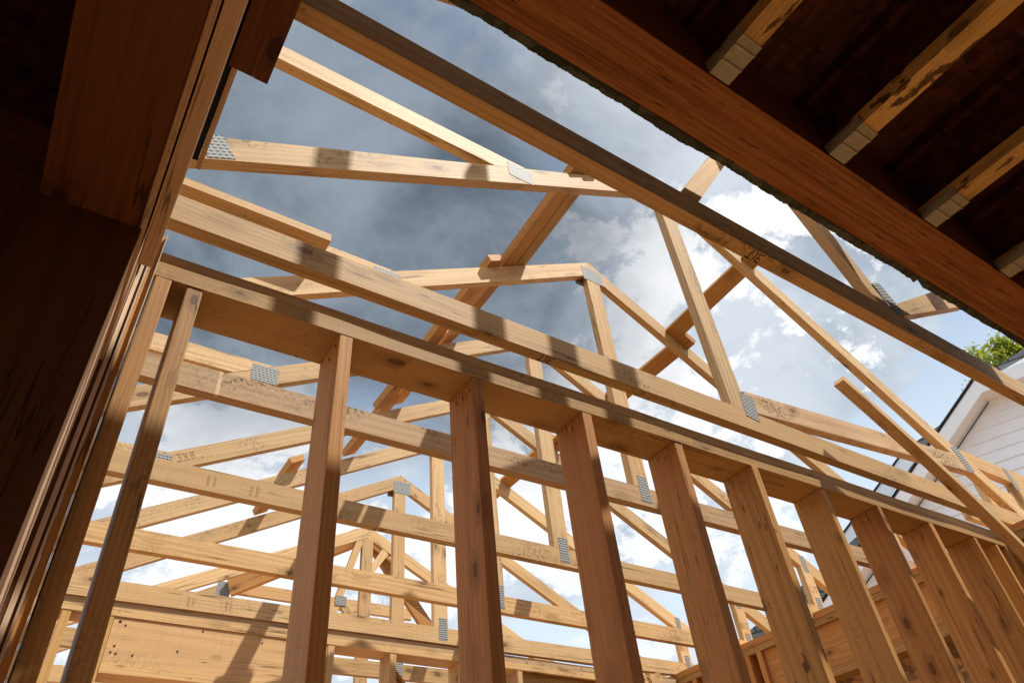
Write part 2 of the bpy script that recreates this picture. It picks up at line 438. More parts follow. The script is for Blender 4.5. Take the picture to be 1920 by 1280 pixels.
def text_mesh(name, body, parent, M, size, mat, bold=0.0):
    cu = bpy.data.curves.new(name, 'FONT'); cu.body = body; cu.size = size; cu.align_x = 'CENTER'; cu.align_y = 'CENTER'
    cu.extrude = 0.0002; cu.offset = bold; cu.resolution_u = 3
    tmp = bpy.data.objects.new(name, cu); COL.objects.link(tmp)
    dg = bpy.context.evaluated_depsgraph_get()
    me = bpy.data.meshes.new_from_object(tmp.evaluated_get(dg))
    bpy.data.objects.remove(tmp); bpy.data.curves.remove(cu)
    me.materials.clear(); me.materials.append(mat)
    o = bpy.data.objects.new(name, me)
    return link(o, Matrix.Translation((0, 0, ZC)) @ M, parent)

def strokes(name, parent, lines, M, mat, w=0.004):
    """hand lettering: each stroke a thin bar, given as 2-d polylines"""
    bm = bmesh.new()
    for pl in lines:
        for (x0, y0), (x1, y1) in zip(pl, pl[1:]):
            a, c = Vector((x0, y0, 0)), Vector((x1, y1, 0)); d = (c-a).normalized()*w*0.5; n = Vector((-d.y, d.x, 0))
            a -= d*0.6; c += d*0.6
            lo = [bm.verts.new(q) for q in (a-n, c-n, c+n, a+n)]
            hi = [bm.verts.new(q + Vector((0, 0, 0.0003))) for q in (a-n*0.9, c-n*0.9, c+n*0.9, a+n*0.9)]
            bm.faces.new(hi)
            for i in range(4): bm.faces.new((lo[i], lo[(i+1) % 4], hi[(i+1) % 4], hi[i]))
    me = bpy.data.meshes.new(name); bm.to_mesh(me); bm.free(); me.materials.append(mat)
    o = bpy.data.objects.new(name, me)
    return link(o, Matrix.Translation((0, 0, ZC)) @ M, parent)

G3 = [[(0.0, 1.0), (0.5, 1.0), (0.25, 0.58), (0.5, 0.42), (0.48, 0.12), (0.25, 0.0), (0.0, 0.12)]]
GE = [[(0.0, 1.0), (0.5, 0.97), (0.52, 0.03), (0.0, 0.0)], [(0.12, 0.52), (0.5, 0.5)]]     # a 3 with square corners
GI = [[(0.0, 1.0), (0.02, 0.0)]]
GT = [[(-0.05, 1.0), (0.6, 0.97)], [(0.27, 1.0), (0.25, 0.0)]]
G8 = [[(0.25, 0.52), (0.48, 0.7), (0.42, 0.95), (0.2, 1.0), (0.05, 0.85), (0.1, 0.65), (0.4, 0.4), (0.48, 0.15), (0.25, 0.0), (0.03, 0.15), (0.05, 0.38), (0.25, 0.52)]]
GC = [[(0.5, 0.9), (0.25, 1.0), (0.03, 0.7), (0.05, 0.25), (0.3, 0.0), (0.5, 0.15)]]
GN = [[(0.0, 0.0), (0.03, 1.0), (0.45, 0.05), (0.5, 1.0)]]
GX = [[(0.0, 1.0), (0.5, 0.0)], [(0.5, 1.0), (0.0, 0.0)]]
def word(glyphs, h, gap=0.85):
    out = []; x = 0.0
    for g in glyphs:
        for pl in g: out.append([((x+px)*h, (py-0.5)*h) for px, py in pl])
        x += 0.45 if g is GI else gap
    mid = x*h/2
    return [[(px-mid, py) for px, py in pl] for pl in out]
def face_matrix(o, ux, uy):
    ux = Vector(ux).normalized(); uy = Vector(uy).normalized(); n = ux.cross(uy)
    return Matrix.Translation(Vector(o)) @ Matrix((ux, uy, n)).transposed().to_4x4()

# ------------------------------------------------------------------ ground and slab
o = box('floor', W['slab'], None, -6, 8, -8, 9, -ZC-0.15, -ZC, bevel=0); tag(o, kind='structure')
o = box('ground', W['dirt'], None, -600, 600, -600, 600, -ZC-0.35, -ZC-0.154, bevel=0); tag(o, kind='structure')

# ------------------------------------------------------------------ roof trusses
TH, CD = 0.038, 0.089
GROUP_T = 'wooden roof trusses set in a row'

def chord_poly(x0, x1, s, c):
    return [(x0, s*x0+c-CD), (x1, s*x1+c-CD), (x1, s*x1+c), (x0, s*x0+c)]

def rafter_poly(xa, za, xb, zb, d=CD, plumb_a=True, plumb_b=True):
    """top edge from a to b, depth d square to the slope, ends cut plumb"""
    s = (zb-za)/(xb-xa); v = d*math.sqrt(1+s*s)
    return [(xa, za-v), (xb, zb-v), (xb, zb), (xa, za)]

def truss(label, Y, chord, ltc, peak, rtc, horiz=None, king=True, heel=None, tail=None, mat='spf', king_x=2.045, peak_plate=True, king_plate=True,
          chord_x=(-0.35, 4.5)):
    t = thing('roof_truss', label, 'roof truss', (chord_x[0], Y, chord[1]-CD), GROUP_T)
    y0, y1 = Y, Y+TH
    bc = prism('bottom_chord', W[mat], t, chord_poly(chord_x[0], chord_x[1], *chord), y0, y1)
    px_, pz = peak
    top = prism('top_chord', W['spf'], t, rafter_poly(ltc[0], ltc[1], px_-0.0008, pz), y0, y1)
    sr = (rtc[1]-pz)/(rtc[0]-px_)
    prism('top_chord', W['spf'], t, rafter_poly(px_+0.0008, pz, rtc[0], rtc[1]), y0, y1)
    v = CD*math.sqrt(1+sr*sr)
    if king:
        kx0, kx1 = king_x-CD/2, king_x+CD/2
        zb = chord[0]*king_x+chord[1]+0.001
        sl = (pz-ltc[1])/(px_-ltc[0]); vl = CD*math.sqrt(1+sl*sl)
        zl = pz-vl-0.001; 
        prism('king_post', W['spf'], t, [(kx0, zb), (kx1, zb), (kx1, zl+sr*(kx1-px_)), (px_, zl), (kx0, zl+sl*(kx0-px_))], y0, y1, axis=(0, 1))
        if king_plate: nail_plate(t, king_x+0.012, zb-0.008, 0.055, 0.125, y0)
        if peak_plate:
            nail_plate(t, px_+0.01, pz-0.105, 0.14, 0.10, y0)
            nail_plate(t, px_-0.02, pz-0.125, 0.14, 0.10, y1+0.0008)
    if horiz:
        xe, zt = horiz
        sl = (pz-ltc[1])/(px_-ltc[0])
        xl = ltc[0] + (zt-ltc[1])/sl           # where the left chord's top reaches zt
        vl = CD*math.sqrt(1+sl*sl)
        prism('flat_tail', W['spf'], t, [(-0.5, zt-CD), (xl-CD/sl-0.004, zt-CD), (xl-0.004, zt), (-0.5, zt)], y0, y1, axis=(1, 0))
        nail_plate(t, xl-0.035, zt-0.055, 0.115, 0.085, y0, ang=0.0)
    if heel:
        hx, zt = heel
        zb = chord[0]*hx+chord[1]+0.001
        zt2 = pz+sr*(hx-CD/2-px_)-v-0.001
        zt3 = pz+sr*(hx+CD/2-px_)-v-0.001
        prism('heel_post', W['spf'], t, [(hx-CD/2, zb), (hx+CD/2, zb), (hx+CD/2, zt3), (hx-CD/2, zt2)], y0, y1, axis=(0, 1))
        nail_plate(t, hx+0.005, zb-0.01, 0.045, 0.12, y0)
        nail_plate(t, hx+0.0, (zt2+zt3)/2+0.045, 0.045, 0.11, y0)
    return t, bc, top

YN, YA, YB, YC, YD, YE, YF, YG, YH = 0.618, 1.244, 1.863, 2.474, 3.075, 3.628, 4.24, 4.85, 5.46

# N: the nearest truss, shaded
tN, bcN, _ = truss('nearest shaded truss whose dark bottom chord crosses the picture top to right', YN, (-0.006, 1.450), (0.02, 1.72), (2.02, 2.885), (4.3, 1.50),
                   king=False, mat='spf', chord_x=(0.02, 4.5))
prism('web', W['spf'], tN, [(1.085, 1.448), (1.150, 1.448), (1.655, 2.16), (1.59, 2.16)], YN, YN+TH, axis=(0.5, 0.69))
prism('web', W['spf'], tN, [(1.955, 1.442), (2.035, 1.442), (1.80, 2.02), (1.715, 2.02)], YN+0.002, YN+TH-0.002, axis=(-0.2, 0.5))
prism('web', W['spf'], tN, [(2.00, 1.445), (2.085, 1.442), (2.86, 1.845), (2.86, 1.965)], YN, YN+TH, axis=(0.8, 0.43))
nail_plate(tN, 2.045, 1.50, 0.07, 0.135, YN, ang=0.45)

# A: first sunlit truss
tA, bcA, _ = truss('sunlit first truss just in front of the stud wall plates', YA, (-0.0002, 1.4502), (-0.06, 1.680), (2.03, 2.885), (4.30, 1.405),
                   horiz=(1.0, 2.365), king_x=1.985, king_plate=False, mat='spf')
nail_plate(tA, 2.05, 1.475, 0.075, 0.115, YA, ang=-0.12)
nail_plate(tA, 0.035, 1.690, 0.075, 0.09, YA, ang=0.53)
prism('web', W['spf_dirty'], tA, [(2.045, 1.453), (3.86, 1.632), (3.74, 1.715), (2.045, 1.550)], YA, YA+TH, axis=(1.0, 0.1))
prism('flat_tail', W['spf'], tA, [(3.87, 1.675), (4.27, 1.675), (4.27, 1.765), (3.75, 1.765)], YA, YA+TH, axis=(1, 0))
nail_plate(tA, 3.765, 1.695, 0.075, 0.15, YA, ang=0.35)
nail_plate(tA, 4.265, 1.70, 0.05, 0.13, YA, ang=0.1)
prism('heel_post', W['spf'], tA, [(4.272, 1.452), (4.361, 1.452), (4.361, 1.765), (4.272, 1.765)], YA, YA+TH, axis=(0, 1))

k = 1.022
tA.matrix_basis = Matrix.Translation((0, 0, ZC)) @ Matrix.Scale(k, 4) @ Matrix.Translation((0, 0, -ZC)) @ tA.matrix_basis

# B .. F
tB, bcB, _ = truss('weathered second truss seen between the plates of the stud wall and a steel plate peak', YB, (0.0025, 1.4459), (-0.35, 1.520), (2.03, 2.880), (4.45, 1.500),
                   horiz=(0.84, 2.205), heel=(4.005, 1.6), mat='spf_dirty', king_x=2.035)
box('scab_board', W['spf'], tB, -0.4, 0.535, YB-0.092, YB-0.001, 2.128, 2.166)
tC, bcC, _ = truss('third truss whose stamped bottom chord passes behind the second stud', YC, (-0.0127, 1.4671), (-0.35, 1.514), (2.05, 2.848), (4.50, 1.465),
                   horiz=(0.55, 2.025), heel=(4.01, 1.6), king_x=2.05)
tD, bcD, _ = truss('fourth truss, its king post hidden behind the third wide stud', YD, (-0.0191, 1.4783), (-0.35, 1.510), (2.05, 2.795), (4.55, 1.455),
                   horiz=(0.27, 1.86), heel=(4.03, 1.6), king_x=2.06)
tE, bcE, _ = truss('fifth truss resting on the plates of the far wall', YE, (-0.012, 1.474), (-0.35, 1.488), (2.06, 2.800), (4.55, 1.455),
                   horiz=(0.05, 1.70), heel=(4.005, 1.6), king_x=2.02)
tF, bcF, _ = truss('sixth truss with a bright steel plate at its visible peak', YF, (-0.010, 1.452), (-0.35, 1.504), (2.04, 2.795), (4.5, 1.50),
                   king_x=2.035)
tG, bcG, _ = truss('last gable shaped truss with fan webs below its peak', YG, (-0.010, 1.452), (-0.35, 1.510), (2.055, 2.665), (4.5, 1.40),
                   king_x=2.058, king_plate=False, peak_plate=False)
for pl in ([(1.975, 2.56), (2.03, 2.56), (1.875, 2.04), (1.825, 2.055)], [(1.83, 2.035), (1.895, 2.03), (1.78, 1.86), (1.70, 1.86)],
           [(1.87, 2.00), (1.93, 2.04), (2.10, 1.80), (2.03, 1.76)], [(2.10, 2.26), (2.10, 2.35), (2.20, 2.52), (2.235, 2.455)]):
    prism('web', W['spf'], tG, pl, YG+0.002, YG+TH-0.002, axis=(pl[2][0]-pl[0][0], pl[2][1]-pl[0][1]))
nail_plate(tG, 1.868, 2.035, 0.085, 0.07, YG-0.001)

k = 1.0085
tE.matrix_basis = Matrix.Translation((0, 0, ZC)) @ Matrix.Scale(k, 4) @ Matrix.Translation((0, 0, -ZC)) @ tE.matrix_basis

# hip end beyond the last truss
tH = thing('hip_truss', 'flat topped hip truss far behind the others', 'roof truss', (0.9, YH, 1.36))
prism('top_chord', W['spf'], tH, [(1.20, 2.24), (2.75, 2.215), (2.75, 2.305), (1.20, 2.33)], YH, YH+TH, axis=(1, -0.01))
prism('top_chord', W['spf'], tH, [(-0.3, 1.44), (1.19, 2.22), (1.19, 2.32), (-0.3, 1.54)], YH, YH+TH, axis=(1, 0.52))
prism('post', W['spf'], tH, [(1.12, 1.45), (1.21, 1.45), (1.21, 2.23), (1.12, 2.185)], YH, YH+TH, axis=(0, 1))
prism('bottom_chord', W['spf'], tH, chord_poly(-0.35, 4.4, -0.01, 1.452), YH, YH+TH)
nail_plate(tH, 1.165, 2.25, 0.10, 0.13, YH)
hr = lumber('hip_rafter', W['fir_red'], None, (2.02, YG+0.07, 2.60), (1.20, YH-0.03, 2.26), 0.14, 0.038, up=(0, 0, 1))
tag(hr, 'pinkish hip rafter falling left from the far peak', 'rafter')
hr = lumber('hip_rafter', W['fir'], None, (2.10, YG+0.09, 2.61), (2.66, YG+0.10, 1.93), 0.10, 0.038, up=(0, 0, 1))
tag(hr, 'pinkish hip rafter falling right behind the far king posts', 'rafter')

# handwriting on the trusses
txt = word([GE, GI, GT], 0.0275)
strokes('handwriting', bcN, txt, face_matrix((1.34, YN+0.019, 1.450-0.006*1.34-CD-0.0004), (-1, 0, 0), (0, 1, 0)), W['ink'], 0.0036)
strokes('handwriting', bcA, txt, face_matrix((1.085, YA+0.019, 1.450-CD-0.0004), (-1, 0, 0), (0, 1, 0)), W['ink'], 0.0036)
strokes('handwriting', bcC, txt, face_matrix((1.10, YC+0.019, 1.4671-0.0127*1.10-CD-0.0006), (-1, 0, 0), (0, 1, 0)), W['ink'], 0.0036)
for t, Y, ch, hx, g in ((tD, YD, (-0.0191, 1.4783), 4.03, G8), (tC, YC, (-0.0127, 1.4671), 4.01, GC), (tE, YE, (-0.012, 1.474), 4.005, GN)):
    hp = [c for c in bpy.data.objects if c.parent == t and c.name.startswith('heel_post')][0]
    strokes('handwriting', hp, word([g, GI, GT], 0.04), face_matrix((hx+0.005, Y-0.0004, ch[0]*hx+ch[1]+0.10), (1, 0, 0), (0, 0, 1)), W['ink'], 0.003)
def stamp(parent, x, y, z, n, seed):
    """faint grade stamp: rows of tiny worn bars"""
    R = random.Random(seed); L = []
    for r in range(n):
        zz = 0.0
        while zz < 0.042:
            w = R.uniform(0.002, 0.006)
            L.append([(r*0.022+R.uniform(-.001, .001), zz), (r*0.022+R.uniform(-.001, .003), zz+w)])
            L.append([(r*0.022+0.006, zz), (r*0.022+0.006+R.uniform(0, .002), zz+w*0.7)])
            zz += w+R.uniform(0.0015, 0.003)
    strokes('grade_stamp', parent, L, face_matrix((x, y-0.0004, z), (1, 0, 0), (0, 0, 1)), W['stamp'], 0.0016)
stamp(bcC, 0.40, YC, 1.395, 2, 1); stamp(bcC, 0.56, YC, 1.39, 2, 2)
stamp(bcE, 0.62, YE, 1.395, 2, 3); stamp(bcE, 0.80, YE, 1.395, 2, 4)

topD = [c for c in bpy.data.objects if c.parent == tD and c.name.startswith('top_chord')][0]
strokes('handwriting', topD, word([G3, GX, G8], 0.036), face_matrix((0.385, YD-0.0004, 1.862), (0.88, 0, 0.47), (-0.47, 0, 0.88)), W['stamp'], 0.0018)
box('paper_tape', W['edge_pale'], bcB, 0.265, 0.277, YB-0.0006, YB+0.01, 1.357, 1.4455, bevel=0)
for k in range(3):
    y = 1.33+0.16*k
    o = lumber('rafter_tail', W['spf'], None, (4.46+0.05*k, y, 1.79), (5.1, y, 1.79), 0.15, 0.04, up=(0, 0, 1))
    tag(o, ['pale rafter tail block nearest the end of the first sunlit truss', 'middle one of the three pale rafter tail blocks at the right edge', 'farthest rafter tail block at the right edge'][k], 'rafter tail', 'rafter tail blocks at the right edge')

# ------------------------------------------------------------------ lateral braces laid on the top chords
GB = 'flat lateral brace planks on the truss slopes'
def brace(label, x, dz, y0, y1, side, w=CD, mat='spf', x1=None, dz0=0.0):
    """plank lying flat on the rafter slope at x"""
    x1 = x if x1 is None else x1
    if side < 0:
        zf = lambda xx, yy: 1.7147 + (0.586-0.012*(yy-1.2))*xx
        up = Vector((-0.5, 0, 0.86))
    else:
        zf = lambda xx, yy: 2.885-0.02*(yy-1.2) - (0.652-0.055*(yy-1.2))*(xx-2.03)
        up = Vector((0.5, 0, 0.86))
    p0 = (x, y0, zf(x, y0)+0.0215+dz+dz0); p1 = (x1, y1, zf(x1, y1)+0.0215+dz)
    o = lumber('lateral_brace', W[mat], None, p0, p1, TH, w, up=up)
    return tag(o, label, 'brace plank', GB)
brace('left reddish plank of the broad pair between first and second sunlit trusses', 1.450, 0.0, 1.25, 1.90, -1, mat='fir', dz0=0.045)
brace('right plank of the broad pair between first and second sunlit trusses', 1.535, 0.0, 1.24, 1.91, -1, mat='fir_pale', w=0.075, dz0=0.045)
brace('left plank leaving the second truss towards the third', 1.355, 0, 1.82, 2.53, -1, mat='fir', w=0.085)
brace('right plank leaving the second truss towards the third', 1.50, 0.040, 1.90, 2.54, -1, mat='fir', w=0.075)
brace('left plank from the third truss to the fourth truss', 1.36, 0, 2.42, 3.13, -1, mat='fir')
brace('right plank from the third truss to the fourth truss', 1.46, 0.0, 2.43, 3.12, -1, mat='fir', w=0.075)
brace('brace plank from the fourth truss to the fifth truss', 1.40, 0, 3.04, 3.70, -1, mat='fir')
brace('farthest left brace plank, its cut end overhanging the sixth truss', 1.05, 0, 3.60, 4.29, -1, mat='fir')
brace('right slope brace plank from the first sunlit truss to the second', 2.575, 0, 1.19, 1.91, 1, mat='fir', dz0=0.045)
brace('right slope brace plank from the second truss to the third', 2.64, 0, 1.80, 2.54, 1, mat='fir')
brace('right slope brace plank from the third truss to the fourth', 2.62, 0, 2.42, 3.13, 1, mat='fir')
brace('right slope brace plank from the fourth truss to the fifth', 2.60, 0, 3.03, 3.72, 1, mat='fir')
brace('right slope brace plank beyond the fifth truss', 2.60, 0, 3.60, 4.30, 1, mat='fir')

# ------------------------------------------------------------------ stud wall in front
YW = 1.312
sw = thing('stud_wall', 'tall open stud wall crossing the picture under a double top plate', 'stud wall', (0, YW, -ZC))
ZP = 1.246
def plate_ply(z0, z1, s, y0, y1, x0, x1, mat, name='top_plate'):
    bm = bmesh.new(); n = 26; R = random.Random(int(z0*1000)); rows = []
    for i in range(n+1):
        x = x0+(x1-x0)*i/n; z = s*x
        wob = 0.0015*math.sin(i*0.9+z0*7)+R.uniform(-.0008, .0008)
        rows.append([bm.verts.new((x, y, zz+z)) for y, zz in ((y0+wob, z0), (y1, z0), (y1, z1), (y0+wob, z1))])
    bm.faces.new(rows[0]); bm.faces.new(rows[-1][::-1])
    for i in range(n):
        for k in range(4): bm.faces.new((rows[i][k], rows[i][(k+1) % 4], rows[i+1][(k+1) % 4], rows[i+1][k]))
    return emit(name, bm, W[mat], sw, (1, 0, 0), (0, 0, 1), (x0, y0, z0), 0.002)
plate_ply(1.2375, 1.2745, 0.0075, YW, YW+0.14, -0.02, 3.9, 'fir_pale')
plate_ply(1.2765, 1.3135, 0.0075, YW+0.001, YW+0.141, -0.02, 3.9, 'fir_pale')
box('bottom_plate', W['fir'], sw, -0.02, 3.9, YW, YW+0.14, -ZC, -ZC+0.038)
ST = [(0.005, 0.040, 'fir'), (0.074, 0.110, 'fir_pale'), (0.450, 0.486, 'fir'), (0.850, 0.885, 'fir_red'), (1.247, 1.284, 'fir_red'),
      (1.645, 1.681, 'fir_red'), (2.028, 2.063, 'fir_wane'), (2.436, 2.464, 'fir'), (2.806, 2.834, 'fir_red'), (3.192, 3.228, 'fir_red'),
      (3.566, 3.592, 'fir'), (3.764, 3.790, 'fir'), (3.862, 3.898, 'fir')]
for i, (a, c, m_) in enumerate(ST):
    zt = 1.237+0.0075*a; yo = (0, 0.002, -0.001, 0.001, 0, 0.002, -0.002, 0.001, 0, 0.001, 0, 0.001, 0)[i]
    bm = bm_box(a, c, YW+yo+0.0005, YW+0.139, -ZC+0.0385, zt-0.0005)
    bmesh.ops.subdivide_edges(bm, edges=[e for e in bm.edges if abs(e.verts[0].co.z-e.verts[1].co.z) > 1], cuts=14, use_grid_fill=True)
    R = random.Random(i); a1, a2, ph = R.uniform(-.003, .003), R.uniform(-.002, .002), R.uniform(0, 3)
    for v in bm.verts:
        u = (v.co.z+ZC)/(zt+ZC)
        v.co.x += a1*math.sin(u*math.pi*1.5+ph)*min(1, (1-u)*6); v.co.y += a2*math.sin(u*math.pi)*min(1, (1-u)*6)
    emit('stud', bm, W[m_], sw, (0, 0, 1), (0, 1, 0), ((a+c)/2, YW, 0.0), 0.003)
    # toe nails near the head
    if 1 < i < 12:
        for k in range(R.choice((2, 3, 3))):
            yy = YW+0.025+0.038*k+R.uniform(-.006, .006); zz = zt-0.022-R.uniform(0, 0.02)
            b2 = bmesh.new(); bmesh.ops.create_cone(b2, cap_ends=True, segments=8, radius1=0.0045, radius2=0.0038, depth=0.007)
            bmesh.ops.transform(b2, matrix=Matrix.Translation((a-0.001, yy, zz)) @ Matrix.Rotation(math.radians(70), 4, 'Y'), verts=b2.verts)
            emit('nail_head', b2, W['nail'], sw, (1, 0, 0), (0, 0, 1), (a, yy, zz), 0)

# ------------------------------------------------------------------ far wall under the fifth truss
YFW = 3.669
fwl = thing('far_wall', 'far framed wall with a broad header board and short cripple studs', 'framed wall', (0, YFW, -ZC))
box('top_plate', W['spf_dirty'], fwl, -0.35, 3.9, YFW, YFW+0.14, 1.326, 1.363)
box('top_plate', W['spf'], fwl, -0.35, 3.9, YFW-0.001, YFW+0.139, 1.288, 1.325)
box('header_board', W['header'], fwl, 0.330, 1.362, YFW+0.004, YFW+0.042, 1.080, 1.287)
box('header_board', W['spf'], fwl, 0.330, 1.362, YFW+0.096, YFW+0.134, 1.080, 1.287)
box('header_plate', W['spf'], fwl, 0.330, 1.362, YFW+0.0, YFW+0.139, 1.041, 1.079)
for a in (0.115, 0.292, 1.364, 1.722, 2.16, 2.56):
    box('stud', W['fir_pale' if a < 1 else 'spf'], fwl, a, a+0.036, YFW+0.001, YFW+0.138, -ZC+0.039, 1.287, axis='z')
box('header_board', W['fir_pale'], fwl, 2.598, 3.88, YFW+0.03, YFW+0.068, 1.0, 1.287)
box('header_plate', W['spf'], fwl, 2.598, 3.88, YFW+0.0, YFW+0.139, 0.962, 0.999)
lumber('cross_bridging', W['spf'], fwl, (1.77, YFW+0.16, 1.26), (2.1, YFW+0.16, 0.92), 0.089, 0.038, up=(0, 1, 0))
box('bottom_plate', W['spf'], fwl, -0.35, 3.9, YFW, YFW+0.14, -ZC, -ZC+0.038)
b = lumber('block', W['spf'], fwl, (3.60, YFW-0.04, 1.315), (3.70, YFW-0.04, 1.355), 0.05, 0.03, up=(0, 0, 1))

hd = [c for c in bpy.data.objects if c.parent == fwl and c.name == 'header_board'][0]
R = random.Random(8)
for k in range(18):
    x = R.choice((R.uniform(0.345, 0.40), R.uniform(0.42, 1.33), R.uniform(1.25, 1.35))); z = R.choice((R.uniform(1.24, 1.275), R.uniform(1.10, 1.24)))
    b2 = bmesh.new(); bmesh.ops.create_cone(b2, cap_ends=True, segments=8, radius1=0.0045, radius2=0.0045, depth=0.003)
    bmesh.ops.transform(b2, matrix=Matrix.Translation((x, YFW+0.0035, z)) @ Matrix.Rotation(math.radians(90), 4, 'X'), verts=b2.verts)
    emit('nail_head', b2, W['ink'], hd, (1, 0, 0), (0, 0, 1), (x, YFW, z), 0)

fwl.matrix_basis = Matrix.Translation((-0.054, 0, 0.046)) @ fwl.matrix_basis @ Matrix.Rotation(0.022, 4, 'Y')      # the far wall leans a little

# ------------------------------------------------------------------ right wall
XR = 3.905
rw = thing('right_wall', 'right hand framed wall sheathed in strand board below the truss heels', 'framed wall', (XR, 1.5, -ZC))
box('top_plate', W['fir_red'], rw, XR, XR+0.14, -1.0, 5.6, 1.322, 1.359, axis='y')
box('top_plate', W['fir_pale'], rw, XR+0.004, XR+0.14, -1.0, 5.6, 1.284, 1.321, axis='y')
box('header_board', W['fir_red'], rw, XR+0.03, XR+0.068, 1.30, 2.92, 1.045, 1.283, axis='y')
box('header_plate', W['fir_pale'], rw, XR+0.002, XR+0.139, 1.30, 2.92, 1.006, 1.044, axis='y')
for y in (-0.6, -0.2, 0.2, 0.6, 1.0, 1.26, 2.922, 3.02, 3.20, 3.50, 3.62):
    box('stud', W['fir_red'], rw, XR+0.003, XR+0.138, y, y+0.037, -ZC+0.039, 1.283, axis='z')
box('bottom_plate', W['fir'], rw, XR, XR+0.14, -1.0, 5.6, -ZC, -ZC+0.038, axis='y')
box('sheathing', W['osb'], rw, XR+0.142, XR+0.154, -1.0, 5.6, -ZC, 1.359, axis='y', bevel=0)

# ------------------------------------------------------------------ leaning loose board
lb = lumber('loose_board', W['spf'], None, (2.600, 1.13, 1.715), (3.86, 1.16, 0.86), 0.034, 0.050, up=(0.56, 0, 0.83), bow=0.045)
tag(lb, 'loose sunlit board leaning across the right end of the stud wall', 'board')

# ------------------------------------------------------------------ floor frame overhead: beam, joists, deck
YL0, YL1, ZB = 0.325, 0.455, 1.36
hb = thing('header_beam', 'wide reddish laminated beam crossing the upper right corner', 'beam', (2, YL0, ZB))
box('beam', W['lvl'], hb, -0.18, 2.75, YL0, YL1, ZB, ZB+0.24, bevel=0.003)
bm = bmesh.new(); R = random.Random(4); n = 1500; rows = []; jz = 0.0; jy = 0.0
for i in range(n+1):
    x = -0.18+2.93*i/n
    jz = 0.8*jz+R.uniform(-.0009, .0009); jy = 0.85*jy+R.uniform(-.0008, .0008)
    dz = -0.002+0.002*math.sin(i*0.021)+jz+(R.uniform(-.003, 0) if R.random() < 0.04 else 0); dy = jy+0.0015*math.sin(i*0.037)
    if 1043 < i < 1064: dz = 0.05
    rows.append([bm.verts.new(q) for q in ((x, YL1+0.001, ZB+dz+0.001), (x, YL1+0.020+dy, ZB+dz), (x, YL1+0.020, ZB+0.24), (x, YL1+0.001, ZB+0.24))])
bm.faces.new(rows[0]); bm.faces.new(rows[-1][::-1])
for i in range(n):
    for k in range(4): bm.faces.new((rows[i][k], rows[i][(k+1) % 4], rows[i+1][(k+1) % 4], rows[i+1][k]))
emit('sheathing_edge', bm, W['green'], hb, (1, 0, 0), (0, 0, 1), (0, YL1, ZB), 0)

proto = None
JX = [0.883, 1.288, 1.690, 2.082, 0.478, 2.49]
JL = ['stained joist over the top edge left of the middle hanger', 'long pale joist running off the top right corner', 'blotched joist ending at the third hanger from the left',
      'joist at the right edge with only its hanger showing', 'hidden joist whose hanger glints at the top edge', 'joist beyond the right edge of the picture']
for i, x in enumerate(JX):
    t = thing('floor_joist', JL[i], 'joist', (x, 0, ZB), 'floor joists hung from the laminated beam')
    box('bottom_flange', W['flange'], t, x-0.027, x+0.027, -0.155, YL0-0.004, ZB+0.002, ZB+0.040, axis='y')
    box('top_flange', W['osb_dark'], t, x-0.027, x+0.027, -0.155, YL0-0.004, ZB+0.202, ZB+0.24, axis='y')  # dark board colour stands in for the shade up here
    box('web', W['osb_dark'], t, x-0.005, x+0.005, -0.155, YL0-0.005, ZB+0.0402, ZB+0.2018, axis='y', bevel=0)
    # stirrup hanger with pressed ribs
    bm = bmesh.new()
    prof = []
    ys = [YL0-0.100, YL0-0.082, YL0-0.078, YL0-0.074, YL0-0.045, YL0-0.041, YL0-0.037, YL0-0.004]
    dz = [0, 0, -0.004, 0, 0, -0.004, 0, 0]
    for yq, dq in zip(ys, dz):
        lo_, hi_ = ZB-0.002+dq, ZB+0.0005
        prof.append([bm.verts.new(q) for q in ((x-0.0275, yq, ZB+0.030), (x-0.0290, yq, ZB+0.030), (x-0.0290, yq, lo_), (x+0.0290, yq, lo_),
                                               (x+0.0290, yq, ZB+0.030), (x+0.0275, yq, ZB+0.030), (x+0.0275, yq, hi_), (x-0.0275, yq, hi_))])
    bm.faces.new(prof[0]); bm.faces.new(prof[-1][::-1])
    for p, q in zip(prof, prof[1:]):
        for k in range(8): bm.faces.new((p[k], p[(k+1) % 8], q[(k+1) % 8], q[k]))
    emit('joist_hanger', bm, W['hanger'], t, (0, 1, 0), (0, 0, 1), (x, YL0, ZB), 0)

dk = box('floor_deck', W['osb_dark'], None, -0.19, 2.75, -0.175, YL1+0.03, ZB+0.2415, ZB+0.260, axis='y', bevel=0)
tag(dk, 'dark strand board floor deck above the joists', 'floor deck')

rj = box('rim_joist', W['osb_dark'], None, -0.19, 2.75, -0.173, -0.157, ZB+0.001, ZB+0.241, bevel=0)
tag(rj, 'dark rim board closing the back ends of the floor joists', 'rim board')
uw = thing('shadow_framing', 'unseen framing added above the floor deck to cast shadow bands', 'stud wall', (2, 0.38, ZB+0.261))  # added out of view to shape shadows on trusses and studs
ZU = ZB+0.261
box('bottom_plate', W['spf'], uw, -0.19, 2.75, 0.33, 0.47, ZU, ZU+0.038)
box('sheathing', W['osb'], uw, -0.19, 2.75, 0.472, 0.484, ZU, 1.83, bevel=0)  # height set to keep the nearest truss in shadow
for x in (-0.15, 0.42, 0.98, 1.60, 2.02, 2.70):
    box('stud', W['spf'], uw, x, x+0.038, 0.332, 0.468, ZU+0.039, 2.859, axis='z', bevel=0)
box('header_board', W['spf'], uw, -0.19, 2.75, 0.35, 0.45, 2.86, 3.10)  # added to throw a dark band across the stud wall
for x in (0.50, 0.63, 1.12, 1.66, 1.94, 2.20):  # tall posts added for soft shadow stripes on the first truss
    box('post', W['spf'], uw, x, x+0.06, 0.37, 0.43, 3.101, 4.5, axis='z', bevel=0)
